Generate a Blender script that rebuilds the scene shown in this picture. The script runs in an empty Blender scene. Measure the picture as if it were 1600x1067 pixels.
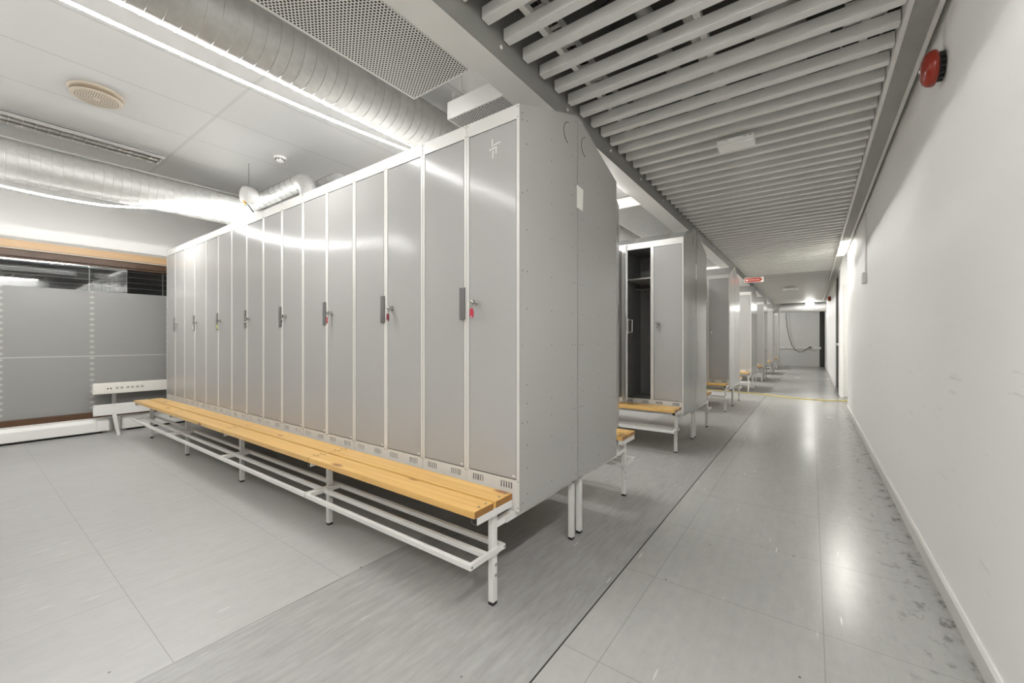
import bpy, math, random
from mathutils import Vector, Matrix
random.seed(7)
PI = math.pi
S = bpy.context.scene
COL = S.collection

# ------------------------------------------------------------------ helpers
class MB:
    """collects shapes, then links them as ONE mesh object"""
    def __init__(self):
        self.v, self.f, self.m, self.s = [], [], [], []
    def add(self, vs, fs, m=0, smooth=False):
        o = len(self.v)
        self.v += [tuple(p) for p in vs]
        for f in fs:
            self.f.append([o + i for i in f]); self.m.append(m); self.s.append(smooth)
        return self
    def box(self, x0, x1, y0, y1, z0, z1, m=0):
        vs = [(x0,y0,z0),(x1,y0,z0),(x1,y1,z0),(x0,y1,z0),(x0,y0,z1),(x1,y0,z1),(x1,y1,z1),(x0,y1,z1)]
        return self.add(vs, [(3,2,1,0),(4,5,6,7),(0,1,5,4),(1,2,6,5),(2,3,7,6),(3,0,4,7)], m)
    def prism_x(self, poly, x0, x1, m=0):
        """poly: (y,z) counter-clockwise seen from +x"""
        n = len(poly)
        vs = [(x0,y,z) for y, z in poly] + [(x1,y,z) for y, z in poly]
        fs = [tuple(range(n-1,-1,-1)), tuple(range(n,2*n))]
        fs += [(i,(i+1)%n,n+(i+1)%n,n+i) for i in range(n)]
        return self.add(vs, fs, m)
    def cyl(self, p0, p1, r, seg=16, m=0, r1=None, caps=True, smooth=True):
        p0, p1 = Vector(p0), Vector(p1); r1 = r if r1 is None else r1
        a = (p1 - p0).normalized()
        u = a.cross(Vector((0,0,1)) if abs(a.z) < .9 else Vector((1,0,0))).normalized(); w = a.cross(u)
        vs = []
        for p, rr in ((p0,r),(p1,r1)):
            for i in range(seg):
                t = 2*PI*i/seg
                vs.append(p + u*math.cos(t)*rr + w*math.sin(t)*rr)
        self.add(vs, [(i,(i+1)%seg,seg+(i+1)%seg,seg+i)[::-1] for i in range(seg)], m, smooth)
        if caps:
            self.add(vs[:seg], [tuple(range(seg))], m)
            self.add(vs[seg:], [tuple(range(seg-1,-1,-1))], m)
        return self
    def lathe(self, prof, c, axis='z', seg=28, m=0, smooth=True):
        """prof: (r, h) list revolved about an axis through c"""
        vs, n = [], len(prof)
        for r, h in prof:
            for i in range(seg):
                t = 2*PI*i/seg; a, b = r*math.cos(t), r*math.sin(t)
                p = {'z':(a,b,h),'x':(h,a,b),'y':(b,h,a)}[axis]
                vs.append((c[0]+p[0], c[1]+p[1], c[2]+p[2]))
        fs = []
        for j in range(n-1):
            for i in range(seg):
                fs.append((j*seg+i, j*seg+(i+1)%seg, (j+1)*seg+(i+1)%seg, (j+1)*seg+i))
        self.add(vs, fs, m, smooth)
        return self
    def tube(self, pts, r, seg=8, m=0, closed=False):
        pts = [Vector(p) for p in pts]; n = len(pts); vs = []; u = None
        for i, p in enumerate(pts):
            if closed: t = (pts[(i+1)%n] - pts[i-1]).normalized()
            else: t = (pts[min(i+1,n-1)] - pts[max(i-1,0)]).normalized()
            if u is None: u = t.cross(Vector((0,0,1)) if abs(t.z) < .9 else Vector((1,0,0))).normalized()
            u = (u - t*u.dot(t)).normalized(); w = t.cross(u)
            for k in range(seg):
                a = 2*PI*k/seg
                vs.append(p + u*math.cos(a)*r + w*math.sin(a)*r)
        fs = []
        for i in range(n if closed else n-1):
            j = (i+1) % n
            for k in range(seg):
                fs.append((i*seg+k, j*seg+k, j*seg+(k+1)%seg, i*seg+(k+1)%seg)[::-1])
        self.add(vs, fs, m, True)
        if not closed:
            self.add(vs[:seg], [tuple(range(seg))], m); self.add(vs[-seg:], [tuple(range(seg-1,-1,-1))], m)
        return self
    def build(self, name, mats, parent=None, loc=None, rot=None, bevel=0, link=True):
        me = bpy.data.meshes.new(name)
        me.from_pydata(self.v, [], self.f); me.update()
        for mm in (mats if isinstance(mats, (list, tuple)) else [mats]): me.materials.append(mm)
        me.polygons.foreach_set('material_index', self.m)
        me.polygons.foreach_set('use_smooth', self.s)
        o = bpy.data.objects.new(name, me)
        if link: COL.objects.link(o)
        if parent is not None: o.parent = parent
        if loc: o.location = loc
        if rot: o.rotation_euler = rot
        if bevel:
            b = o.modifiers.new('edge', 'BEVEL'); b.width = bevel; b.segments = 2; b.limit_method = 'ANGLE'
        return o

def tag(o, label=None, cat=None, group=None, kind=None):
    if label: o['label'] = label
    if cat: o['category'] = cat
    if group: o['group'] = group
    if kind: o['kind'] = kind
    return o
def empty(name, loc=(0,0,0), rz=0, link=True):
    o = bpy.data.objects.new(name, None); o.location = loc; o.rotation_euler = (0,0,rz)
    o.empty_display_size = .1
    if link: COL.objects.link(o)
    return o
def copy_tree(o, parent=None):
    c = o.copy(); COL.objects.link(c); c.parent = parent
    for ch in KIDS.get(o.name, []): copy_tree(ch, c)
    return c
KIDS = {}
def kids(root, objs):
    KIDS.setdefault(root.name, []).extend(objs)
def place(proto, loc, rz, label, cat, group=None):
    c = copy_tree(proto); c.location = loc; c.rotation_euler = (0,0,rz)
    return tag(c, label, cat, group)
def struct(o): o['kind'] = 'structure'; return o
ORD = ['first','second','third','fourth','fifth','sixth','seventh','eighth','ninth']

# ------------------------------------------------------------------ materials
def new_mat(name):
    m = bpy.data.materials.new(name); m.use_nodes = True
    nt = m.node_tree; b = nt.nodes['Principled BSDF']
    return m, nt, b
def node(nt, t, **kw):
    n = nt.nodes.new(t)
    for k, v in kw.items():
        if k.startswith('i_'): n.inputs[int(k[2:])].default_value = v
        else: setattr(n, k, v)
    return n
def math_n(nt, op, a, b=None, c=None):
    n = nt.nodes.new('ShaderNodeMath'); n.operation = op
    for i, x in enumerate((a,b,c)):
        if x is None: continue
        if isinstance(x, (int,float)): n.inputs[i].default_value = x
        else: nt.links.new(x, n.inputs[i])
    return n.outputs[0]
def mixc(nt, fac, a, b):
    n = nt.nodes.new('ShaderNodeMix'); n.data_type = 'RGBA'
    for s, x in ((0,fac),(6,a),(7,b)):
        if isinstance(x, (int,float)): n.inputs[s].default_value = x
        elif isinstance(x, tuple): n.inputs[s].default_value = (*x,1) if len(x)==3 else x
        else: nt.links.new(x, n.inputs[s])
    return n.outputs[2]
def coords(nt):
    return nt.nodes.new('ShaderNodeTexCoord').outputs['Object']
def sep(nt, v):
    n = nt.nodes.new('ShaderNodeSeparateXYZ'); nt.links.new(v, n.inputs[0]); return n.outputs
def scaled(nt, v, sc, loc=(0,0,0)):
    n = nt.nodes.new('ShaderNodeMapping'); nt.links.new(v, n.inputs[0])
    n.inputs['Scale'].default_value = sc; n.inputs['Location'].default_value = loc; return n.outputs[0]
def noise(nt, v, scale=5, detail=3, rough=.55):
    n = nt.nodes.new('ShaderNodeTexNoise'); nt.links.new(v, n.inputs['Vector'])
    n.inputs['Scale'].default_value = scale; n.inputs['Detail'].default_value = detail; n.inputs['Roughness'].default_value = rough
    return n.outputs[0]
def ramp(nt, f, lo, hi, clamp=True):
    n = nt.nodes.new('ShaderNodeMapRange'); nt.links.new(f, n.inputs[0])
    n.inputs[1].default_value = lo; n.inputs[2].default_value = hi; n.clamp = clamp
    return n.outputs[0]
def bump(nt, b, h, strength=.2, dist=.002):
    n = nt.nodes.new('ShaderNodeBump'); nt.links.new(h, n.inputs['Height'])
    n.inputs['Strength'].default_value = strength; n.inputs['Distance'].default_value = dist
    nt.links.new(n.outputs[0], b.inputs['Normal'])
def paint(name, c, rough=.4, metal=0., var=.04, nscale=6., spec=.5, bumpy=0., rvar=0.):
    m, nt, b = new_mat(name); co = coords(nt)
    n = noise(nt, co, nscale, 4)
    lo = tuple(x*(1-var) for x in c); hi = tuple(min(1,x*(1+var)) for x in c)
    nt.links.new(mixc(nt, n, lo, hi), b.inputs['Base Color'])
    b.inputs['Roughness'].default_value = rough; b.inputs['Metallic'].default_value = metal
    b.inputs['Specular IOR Level'].default_value = spec
    if rvar:
        n2 = noise(nt, co, nscale*2.3, 3)
        nt.links.new(math_n(nt,'MULTIPLY_ADD',n2,2*rvar,rough-rvar), b.inputs['Roughness'])
    if bumpy: bump(nt, b, noise(nt, co, 260, 2), bumpy, .001)
    return m
def emit(name, c, s):
    m, nt, b = new_mat(name)
    b.inputs['Base Color'].default_value = (.9,.9,.88,1)
    b.inputs['Emission Color'].default_value = (*c,1); b.inputs['Emission Strength'].default_value = s
    return m
M = {}
LED = 235.
WARM = (1.0, .992, .972)
M['door']   = paint('locker_door_paint', (.345,.341,.331), .15, var=.02, nscale=2, rvar=.02, spec=.11)
M['shell']  = paint('locker_side_paint', (.35,.347,.335), .11, var=.015, nscale=2, rvar=.01, spec=.36)
M['frame']  = paint('locker_frame_paint', (.56,.55,.525), .32, var=.02)
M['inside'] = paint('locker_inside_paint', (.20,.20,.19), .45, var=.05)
M['under']  = paint('locker_underside_shade', (.07,.07,.068), .6)  # dark colour put in to deepen the shade under the lockers
M['tube']   = paint('white_tube_paint', (.64,.635,.615), .33, var=.04, nscale=12)
M['black']  = paint('black_plastic', (.012,.012,.012), .5)
M['hole']   = paint('dark_hole', (.015,.015,.014), .8)
M['plate']  = paint('grey_steel_plate', (.13,.13,.125), .35, metal=.2, var=.05)
M['chrome'] = paint('chrome', (.62,.62,.60), .14, metal=1.)
M['screw']  = paint('dull_screw', (.32,.32,.30), .4, metal=.7)
M['wall']   = paint('wall_paint', (.90,.89,.87), .62, var=.025, nscale=1.3, bumpy=.12)
def scuffed_wall():
    m = paint('aisle_wall_paint', (.90,.89,.87), .62, var=.02, nscale=1.3, bumpy=.12); nt = m.node_tree; b = nt.nodes['Principled BSDF']
    src = b.inputs['Base Color'].links[0].from_socket; co = coords(nt); o = sep(nt, co)
    sc = noise(nt, scaled(nt, co, (1,1.6,14), (0,.3,.2)), 2.2, 4, .6)
    lowz = math_n(nt,'MULTIPLY', ramp(nt, o[2], 1.25, .9), ramp(nt, o[2], .15, .4))
    k = math_n(nt,'MULTIPLY', math_n(nt,'MULTIPLY', ramp(nt, sc, .635, .70), lowz), .22)
    nt.links.new(mixc(nt, k, src, (.42,.41,.39)), b.inputs['Base Color'])
    return m
M['wall2']  = scuffed_wall()
M['white']  = paint('white_gloss', (.76,.75,.72), .35, var=.02)
M['skirt']  = paint('skirting_paint', (.70,.69,.66), .4, var=.03)
M['panelw'] = paint('white_panel', (.80,.79,.765), .45, var=.015)
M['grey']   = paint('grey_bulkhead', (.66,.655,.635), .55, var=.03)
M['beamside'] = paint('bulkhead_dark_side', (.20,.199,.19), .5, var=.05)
M['slat']   = paint('baffle_paint', (.76,.755,.735), .38, var=.03, nscale=4)
M['slatend']= paint('baffle_far_planks', (.36,.355,.335), .4, var=.04, nscale=4)
M['rail']   = paint('rail_paint', (.72,.71,.68), .4)
M['dark']   = paint('plenum_dark', (.10,.10,.095), .8, var=.3, nscale=2)
M['night']  = paint('night_outside', (.02,.021,.022), .9)
M['cable']  = paint('dark_cable', (.03,.03,.03), .5)
M['cream']  = paint('cream_plastic', (.50,.43,.34), .45, var=.03)
M['embox']  = paint('emergency_box_white', (.93,.925,.91), .4, var=.01)
M['venthole'] = paint('diffuser_hole', (.10,.085,.065), .7)
M['red']    = paint('red_plastic', (.30,.028,.014), .22, var=.05)
M['redsign']= paint('red_sign', (.40,.05,.028), .5, var=.04)
M['signw']  = paint('sign_white', (.85,.80,.76), .5)
M['yellow'] = paint('yellow_cable', (.62,.50,.10), .5, var=.1, nscale=8)
M['orange'] = paint('orange_strap', (.75,.42,.08), .5)
M['brown']  = paint('brown_frame', (.085,.040,.016), .45, var=.2, nscale=8)
M['tape']   = paint('clear_tape', (.60,.60,.57), .12, var=.1, nscale=60)
M['paper']  = paint('paper_tape', (.66,.65,.62), .7)
M['tagred'] = paint('red_tag', (.42,.035,.06), .25)
M['tagdark']= paint('dark_red_tag', (.16,.03,.04), .25)
M['taggrn'] = paint('yellow_green_tag', (.55,.60,.18), .3)
M['tagwht'] = paint('white_tag', (.80,.78,.75), .35)
M['louvre'] = paint('louvre_aluminium', (.72,.71,.69), .12, metal=.95, var=.03)
M['sockt']  = paint('socket_plastic', (.78,.75,.69), .4)
M['sockr']  = paint('socket_recess', (.45,.43,.39), .5)
M['vent']   = paint('vent_duct_white', (.55,.545,.53), .4)
M['led']    = emit('led_rope_glow', WARM, LED)
M['led2']   = emit('led_rope_side_glow', WARM, LED*.6)
M['led3']   = emit('led_rope_dimmer_glow', WARM, LED*.7)
M['led5']   = emit('led_rope_window_glow', WARM, LED*1.25)
M['led6']   = emit('led_rope_window_side_glow', WARM, LED*.34)
M['led7']   = emit('led_rope_added_fill_glow', WARM, LED*2.3)
M['led4']   = emit('led_rope_faint_glow', WARM, LED*.12)
M['ledback']= emit('led_rope_back_glow', WARM, LED*.018)
M['lamp']   = emit('lamp_diffuser_glow', (1.,.97,.90), 52.)
M['lamp_fill']  = emit('added_louvre_glow', (1.,.99,.97), 42.)
M['pan_a']  = emit('square_light_glow', (1.,.99,.97), 14.)
M['pan_b']  = emit('aisle_light_glow', (1.,.99,.975), 75.)
M['pan_c']  = emit('added_recess_glow', (1.,.985,.95), 9.)
M['exit']   = emit('emergency_lamp_glow', (1.,.99,.95), 28.)
M['screen'] = paint('smoke_white', (.8,.79,.77), .4)

def duct_mat(name, axis, pitch, base=.58, rough=.46):
    m, nt, b = new_mat(name); co = coords(nt); o = sep(nt, co)
    n = noise(nt, scaled(nt, co, (3,3,3)), 9, 4)
    nt.links.new(mixc(nt, n, (base*.80,base*.80,base*.78), (base*1.15,base*1.15,base*1.12)), b.inputs['Base Color'])
    b.inputs['Metallic'].default_value = .5; b.inputs['Specular IOR Level'].default_value = .2
    nt.links.new(math_n(nt,'MULTIPLY_ADD',n,.25,rough-.1), b.inputs['Roughness'])
    return m
M['duct'] = duct_mat('galvanised_duct','y',.06)
M['duct2'] = duct_mat('galvanised_duct_dull','y',.06,.56,.46)

def pine():
    m, nt, b = new_mat('lacquered_pine'); co = coords(nt)
    oi = nt.nodes.new('ShaderNodeObjectInfo')
    off = nt.nodes.new('ShaderNodeCombineXYZ'); nt.links.new(math_n(nt,'MULTIPLY',oi.outputs['Random'],17.), off.inputs[0]); nt.links.new(math_n(nt,'MULTIPLY',oi.outputs['Random'],5.), off.inputs[1])
    add = nt.nodes.new('ShaderNodeVectorMath'); nt.links.new(co, add.inputs[0]); nt.links.new(off.outputs[0], add.inputs[1]); v = add.outputs[0]
    g = noise(nt, scaled(nt, v, (1.1,17,17)), 1.7, 4, .55)
    w = nt.nodes.new('ShaderNodeTexWave'); w.bands_direction = 'Y'; nt.links.new(scaled(nt, v, (.22,6,6)), w.inputs[0])
    w.inputs['Scale'].default_value = 1.5; w.inputs['Distortion'].default_value = 5.5; w.inputs['Detail'].default_value = 2
    c = mixc(nt, ramp(nt, g, .3, .75), (.72,.47,.165), (.60,.35,.095))
    c = mixc(nt, math_n(nt,'MULTIPLY',w.outputs['Color'],.30), c, (.50,.265,.065))
    vo = nt.nodes.new('ShaderNodeTexVoronoi'); nt.links.new(scaled(nt, v, (2.6,7.5,7.5)), vo.inputs['Vector']); vo.inputs['Scale'].default_value = 1.
    kn = ramp(nt, math_n(nt,'ADD',vo.outputs['Distance'], math_n(nt,'MULTIPLY',g,.05)), .175, .10)
    c = mixc(nt, kn, c, (.23,.085,.02))
    nt.links.new(c, b.inputs['Base Color'])
    b.inputs['Roughness'].default_value = .33; b.inputs['Coat Weight'].default_value = .25; b.inputs['Coat Roughness'].default_value = .2
    return m
M['pine'] = pine()
M['pineend'] = paint('pine_end_grain', (.27,.13,.035), .4, var=.3, nscale=40)
def oak():
    m, nt, b = new_mat('light_oak'); co = coords(nt)
    g = noise(nt, scaled(nt, co, (20,1.5,60)), 3, 4)
    nt.links.new(mixc(nt, g, (.66,.44,.24), (.52,.32,.15)), b.inputs['Base Color']); b.inputs['Roughness'].default_value = .4
    return m
M['oak'] = oak()

def line_mask(nt, x, x0, p, half):
    """1 near x = x0 + k p"""
    f = math_n(nt,'FRACT', math_n(nt,'DIVIDE', math_n(nt,'SUBTRACT', x, x0 - p/2), p))
    d = math_n(nt,'MULTIPLY', math_n(nt,'ABSOLUTE', math_n(nt,'SUBTRACT', f, .5)), p)
    return ramp(nt, d, half*1.4, half*.6)
def vinyl(name, c, x0, y0, px, py, streak=.06, rough=.3, dirt=False, lines=True, sscale=(20,2.6,1)):
    m, nt, b = new_mat(name); co = coords(nt); o = sep(nt, co)
    s1 = noise(nt, scaled(nt, co, sscale), 1.6, 5, .62)
    s2 = noise(nt, co, 1.1, 3)
    s3 = noise(nt, scaled(nt, co, (90,9,1), (3.1,1.7,0)), 1.3, 3, .7)
    col = mixc(nt, ramp(nt, s1, .3, .72), tuple(x*(1-streak*1.6) for x in c), tuple(x*(1+streak) for x in c))
    col = mixc(nt, math_n(nt,'MULTIPLY',ramp(nt, s2, .35, .7),.12), col, tuple(x*.72 for x in c))
    col = mixc(nt, math_n(nt,'MULTIPLY',ramp(nt, s3, .66, .76),.35), col, tuple(min(.9,x*1.55) for x in c))
    # scuffs: short pale scratches and dark specks
    v1 = nt.nodes.new('ShaderNodeTexVoronoi'); nt.links.new(scaled(nt, co, (26,2.7,1), (.3,.9,0)), v1.inputs['Vector']); v1.inputs['Scale'].default_value = 1.
    wht = ramp(nt, v1.outputs['Distance'], .10, .06); gate = ramp(nt, noise(nt, co, 1.9, 2), .46, .56)
    col = mixc(nt, math_n(nt,'MULTIPLY',math_n(nt,'MULTIPLY',wht,gate),.55), col, (.72,.71,.68))
    v3 = nt.nodes.new('ShaderNodeTexVoronoi'); nt.links.new(scaled(nt, co, (19,1.9,1), (2.3,.4,0)), v3.inputs['Vector']); v3.inputs['Scale'].default_value = 1.
    col = mixc(nt, math_n(nt,'MULTIPLY',math_n(nt,'MULTIPLY',ramp(nt, v3.outputs['Distance'], .075, .04),ramp(nt, noise(nt, co, 1.3, 2), .55, .62)),.45), col, tuple(x*.35 for x in c))
    mo = noise(nt, scaled(nt, co, (14,10,1)), 1.4, 5, .68)
    col = mixc(nt, math_n(nt,'MULTIPLY',ramp(nt, mo, .42, .66),.13), col, tuple(x*.6 for x in c))
    v2 = nt.nodes.new('ShaderNodeTexVoronoi'); nt.links.new(scaled(nt, co, (6.3,5.2,1), (1.3,2.9,0)), v2.inputs['Vector']); v2.inputs['Scale'].default_value = 1.
    col = mixc(nt, math_n(nt,'MULTIPLY',ramp(nt, v2.outputs['Distance'], .034, .024),.8), col, (.05,.05,.05))
    if lines:
        lx = line_mask(nt, o[0], x0, px, .0016); ly = line_mask(nt, o[1], y0, py, .0016)
        col = mixc(nt, math_n(nt,'MULTIPLY',math_n(nt,'MAXIMUM',lx,ly),.42), col, tuple(x*.32 for x in c))
    if dirt:
        k = ramp(nt, o[0], .10, .44)
        dn = noise(nt, scaled(nt, co, (13,8,1), (.7,.2,0)), 1.5, 5, .65)
        a = math_n(nt,'MULTIPLY', math_n(nt,'MULTIPLY', k, k), ramp(nt, dn, .55, .63))
        col = mixc(nt, math_n(nt,'MULTIPLY',a,.85), col, (.05,.05,.047))
        e = ramp(nt, o[0], .36, .445)
        col = mixc(nt, math_n(nt,'MULTIPLY',math_n(nt,'MULTIPLY',e,ramp(nt, dn, .30, .62)),.55), col, (.11,.11,.10))
    nt.links.new(col, b.inputs['Base Color'])
    nt.links.new(math_n(nt,'MULTIPLY_ADD',s2,.16,rough-.08), b.inputs['Roughness'])
    b.inputs['Specular IOR Level'].default_value = .35
    bump(nt, b, s1, .05, .001)
    return m
M['fl_left']  = vinyl('vinyl_tiles_pale', (.405,.402,.392), -1.68, .427, .597, .5935, .035, .36)
M['fl_strip'] = vinyl('vinyl_strip_streaked', (.335,.332,.322), 0, 0, 1, 1, .11, .34, lines=False, sscale=(24,3.4,1))
M['fl_right'] = vinyl('vinyl_tiles_aisle', (.375,.372,.358), -.563, 1.25, .598, .5935, .028, .24, dirt=True)

def tile_ceiling():
    m, nt, b = new_mat('ceiling_tiles'); co = coords(nt); o = sep(nt, co)
    c = (.555,.553,.545)
    n = noise(nt, co, 2, 3)
    col = mixc(nt, n, tuple(x*.98 for x in c), tuple(min(1,x*1.02) for x in c))
    lx = line_mask(nt, o[0], -3.845, .597, .004); ly = line_mask(nt, o[1], 1.25, 2.4, .012)
    ln = math_n(nt,'MAXIMUM', math_n(nt,'MULTIPLY',lx,.75), math_n(nt,'MULTIPLY',ly,.35))
    nt.links.new(mixc(nt, ln, col, (.33,.33,.32)), b.inputs['Base Color'])
    b.inputs['Roughness'].default_value = .6
    bump(nt, b, math_n(nt,'ADD', math_n(nt,'MULTIPLY',ln,-4.), noise(nt, co, 300, 2)), .15, .002)
    return m
M['tiles'] = tile_ceiling()
def perforated():
    m, nt, b = new_mat('perforated_white_steel'); co = coords(nt); o = sep(nt, co)
    ax, ay, r = .0150, .0260, .0051
    def cell(ox, oy):
        fx = math_n(nt,'MULTIPLY', math_n(nt,'SUBTRACT', math_n(nt,'FRACT', math_n(nt,'ADD', math_n(nt,'DIVIDE',o[1],ax), ox)), .5), ax)
        fy = math_n(nt,'MULTIPLY', math_n(nt,'SUBTRACT', math_n(nt,'FRACT', math_n(nt,'ADD', math_n(nt,'DIVIDE',o[0],ay), oy)), .5), ay)
        return math_n(nt,'SQRT', math_n(nt,'ADD', math_n(nt,'MULTIPLY',fx,fx), math_n(nt,'MULTIPLY',fy,fy)))
    d = math_n(nt,'MINIMUM', cell(0,0), cell(.5,.5))
    hole = ramp(nt, d, r*1.08, r*.92)
    nt.links.new(mixc(nt, hole, (.80,.79,.765), (.012,.012,.012)), b.inputs['Base Color'])
    b.inputs['Roughness'].default_value = .42
    bump(nt, b, math_n(nt,'MULTIPLY',hole,-1.), .4, .002)
    return m
M['perf'] = perforated()
def planks_far():
    m, nt, b = new_mat('metal_plank_ceiling'); co = coords(nt); o = sep(nt, co)
    ln = line_mask(nt, o[1], .2, .60, .006); l2 = line_mask(nt, o[1], .2, .15, .003)
    c = (.52,.515,.49)
    col = mixc(nt, math_n(nt,'MAXIMUM',ln,math_n(nt,'MULTIPLY',l2,.35)), c, (.12,.12,.11))
    nt.links.new(col, b.inputs['Base Color']); b.inputs['Roughness'].default_value = .5; b.inputs['Specular IOR Level'].default_value = .25
    return m
M['planks'] = planks_far()
def glass():
    m, nt, b = new_mat('window_glass'); nt.nodes.remove(b)
    out = nt.nodes['Material Output']; tr = nt.nodes.new('ShaderNodeBsdfTransparent'); gl = nt.nodes.new('ShaderNodeBsdfGlossy')
    gl.inputs['Roughness'].default_value = .02; tr.inputs[0].default_value = (.86,.88,.88,1)
    co = coords(nt); nz = noise(nt, co, .6, 1)
    fr = nt.nodes.new('ShaderNodeFresnel'); fr.inputs[0].default_value = 1.75
    mx = nt.nodes.new('ShaderNodeMixShader')
    nt.links.new(math_n(nt,'ADD', fr.outputs[0], math_n(nt,'MULTIPLY_ADD', nz, .02, .03)), mx.inputs[0])
    nt.links.new(tr.outputs[0], mx.inputs[1]); nt.links.new(gl.outputs[0], mx.inputs[2]); nt.links.new(mx.outputs[0], out.inputs[0])
    return m
M['glass'] = glass()
def film():
    m, nt, b = new_mat('frosted_window_film'); co = coords(nt); o = sep(nt, co)
    n = noise(nt, scaled(nt, co, (1,1.5,40)), 2, 3)
    col = mixc(nt, n, (.27,.268,.258), (.29,.288,.278))
    # the tape clips of the blind show through the film as pale dots
    dots = None
    for y in (.285,.945,1.63):
        dz = math_n(nt,'MULTIPLY', math_n(nt,'SUBTRACT', math_n(nt,'FRACT', math_n(nt,'DIVIDE',o[2],.0632)), .5), .0632)
        dy = math_n(nt,'MULTIPLY', math_n(nt,'SUBTRACT', o[1], y), .75)
        d = math_n(nt,'SQRT', math_n(nt,'ADD', math_n(nt,'MULTIPLY',dz,dz), math_n(nt,'MULTIPLY',dy,dy)))
        k = ramp(nt, d, .020, .004); dots = k if dots is None else math_n(nt,'MAXIMUM',dots,k)
    col = mixc(nt, math_n(nt,'MULTIPLY',dots,.34), col, (.80,.79,.76))
    col = mixc(nt, math_n(nt,'MULTIPLY',line_mask(nt, o[2], .875, 5., .006),.35), col, (.7,.7,.68))
    nt.links.new(col, b.inputs['Base Color']); b.inputs['Roughness'].default_value = .38
    return m
M['film'] = film()

# ------------------------------------------------------------------ camera
F, CY, YAW, H = 639.77, 532.09, .6316, 1.0519
cam = bpy.data.cameras.new('camera'); co_ = bpy.data.objects.new('camera', cam); COL.objects.link(co_)
cam.sensor_width = 36; cam.lens = F/1600*36; cam.shift_y = -(533.5-CY)/1600; cam.clip_start = .02; cam.clip_end = 100
co_.location = (0,0,H); co_.rotation_euler = (PI/2, 0, YAW); S.camera = co_

# ------------------------------------------------------------------ setting
Y0, Y1 = -3.6, 20.7          # back and end of the space
XF, XW = -6.58, .4446        # facade and aisle wall
fl = MB()
for a, b, mi in ((XF-.05,-1.68,0),(-1.68,-.698,1),(-.698,2.0,2)):
    fl.box(a, b, Y0, Y1+1.2, -.06, 0, mi)
struct(fl.build('floor', [M['fl_left'],M['fl_strip'],M['fl_right']]))
struct(MB().box(-.7005,-.6955,Y0,Y1,.0,.0008).build('trim_1', M['hole']))
struct(MB().box(-1.6815,-1.6785,Y0,Y1,.0,.0006).build('trim_2', M['screw']))

# aisle wall, the recess behind it and the wall beyond
w = MB(); w.box(XW, XW+.14, Y0, 8.04, 0, 3.1)
struct(w.build('wall_right', M['wall2']))
w = MB(); w.box(.428, 2.0, 9.76, 10.3, 0, 3.1); w.box(.428,.56,11.5,Y1,0,3.1); w.box(.428,.56,10.3,11.5,2.42,3.1); w.box(1.6,1.75,7.9,9.76,0,3.1); w.box(XW+.14,1.75,7.9,8.04,0,3.1)
w.box(.56,2.,10.3,10.32,0,3.1); w.box(.95,1.0,10.3,11.6,0,3.1)
struct(w.build('wall_right.001', M['wall']))
d = empty('door_1',(.46,10.9,0)); struct(d)
MB().box(-.012,.012,-.585,.585,.03,2.40).build('glass_leaf', M['night'], d)
f_ = MB()
for y in (-.60,.57): f_.box(-.03,.03,y,y+.03,0,2.42)
f_.box(-.03,.03,-.60,.60,2.39,2.42); f_.box(-.03,.03,-.60,.60,.95,1.0)
f_.build('door_frame', M['frame'], d)
d = empty('door_2',(.72,9.76,0)); struct(d)
MB().box(-.24,.40,-.02,.0,.01,2.08).build('door_leaf', M['white'], d, bevel=.003)
MB().cyl((.33,-.022,1.04),(.33,-.07,1.04),.011,12).cyl((.33,-.065,1.04),(.22,-.065,1.04),.009,12).build('handle', M['chrome'], d)
b_ = MB().prism_x([(XW,0),(XW-.0,.074),(XW-.006,.074),(XW-.013,.066),(XW-.013,0)], 0, 1)
# (profile is drawn in y,z: turn it so that it runs along y)
bs = MB(); P_ = [(XW,0),(XW,.074),(XW-.006,.074),(XW-.013,.064),(XW-.013,0)]
n_ = len(P_); vs = [(x,Y0,z) for x,z in P_]+[(x,8.04,z) for x,z in P_]
bs.add(vs, [tuple(range(n_)), tuple(range(2*n_-1,n_-1,-1))]+[(i,n_+i,n_+(i+1)%n_,(i+1)%n_) for i in range(n_)])
struct(bs.build('baseboard_right', M['skirt']))
struct(MB().box(.416,.428,11.5,Y1,0,.07).build('baseboard_right.001', M['skirt']))

# end wall
w = MB(); w.box(XF,-1.05,Y1,Y1+.1,0,3.1); w.box(-1.05,.26,Y1-.12,Y1+.1,0,2.6); w.box(-1.05,2.,Y1+1.1,Y1+1.2,0,3.1); w.box(-1.05,.6,Y1,Y1+1.2,2.6,3.1)
struct(w.build('wall_end', M['grey']))
d = empty('door_3',(.33,Y1+.02,0)); struct(d)
MB().box(-.07,.07,0,.04,0,2.3).build('door_leaf', M['dark'], d)
struct(MB().box(XF,XW+.14,Y0-.12,Y0,0,3.1).build('wall_back', M['wall']))

# tiled ceiling over the lockers with its dark slot towards the facade
struct(MB().box(-5.73,-1.262,Y0,Y1,2.85,2.90).build('ceiling', M['tiles']))
struct(MB().box(XF-.2,XW+.14,Y0,Y1+1.2,3.2,3.3).build('ceiling.001', M['dark']))
struct(MB().box(-5.75,-5.728,Y0,Y1,2.842,2.86).box(-5.80,-5.75,Y0,Y1,2.855,2.9).build('trim_3', M['grey']))
# bulkhead beam between locker room and aisle
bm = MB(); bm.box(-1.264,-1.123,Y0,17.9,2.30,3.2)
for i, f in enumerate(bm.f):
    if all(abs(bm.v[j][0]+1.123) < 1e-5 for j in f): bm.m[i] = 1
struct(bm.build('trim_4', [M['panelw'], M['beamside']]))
b2 = MB()
for y in [1.45+.62*k for k in range(-6,14)]:
    b2.cyl((-1.1235,y,2.365),(-1.119,y,2.365),.009,12)
struct(b2.build('trim_5', M['rail']))
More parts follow.
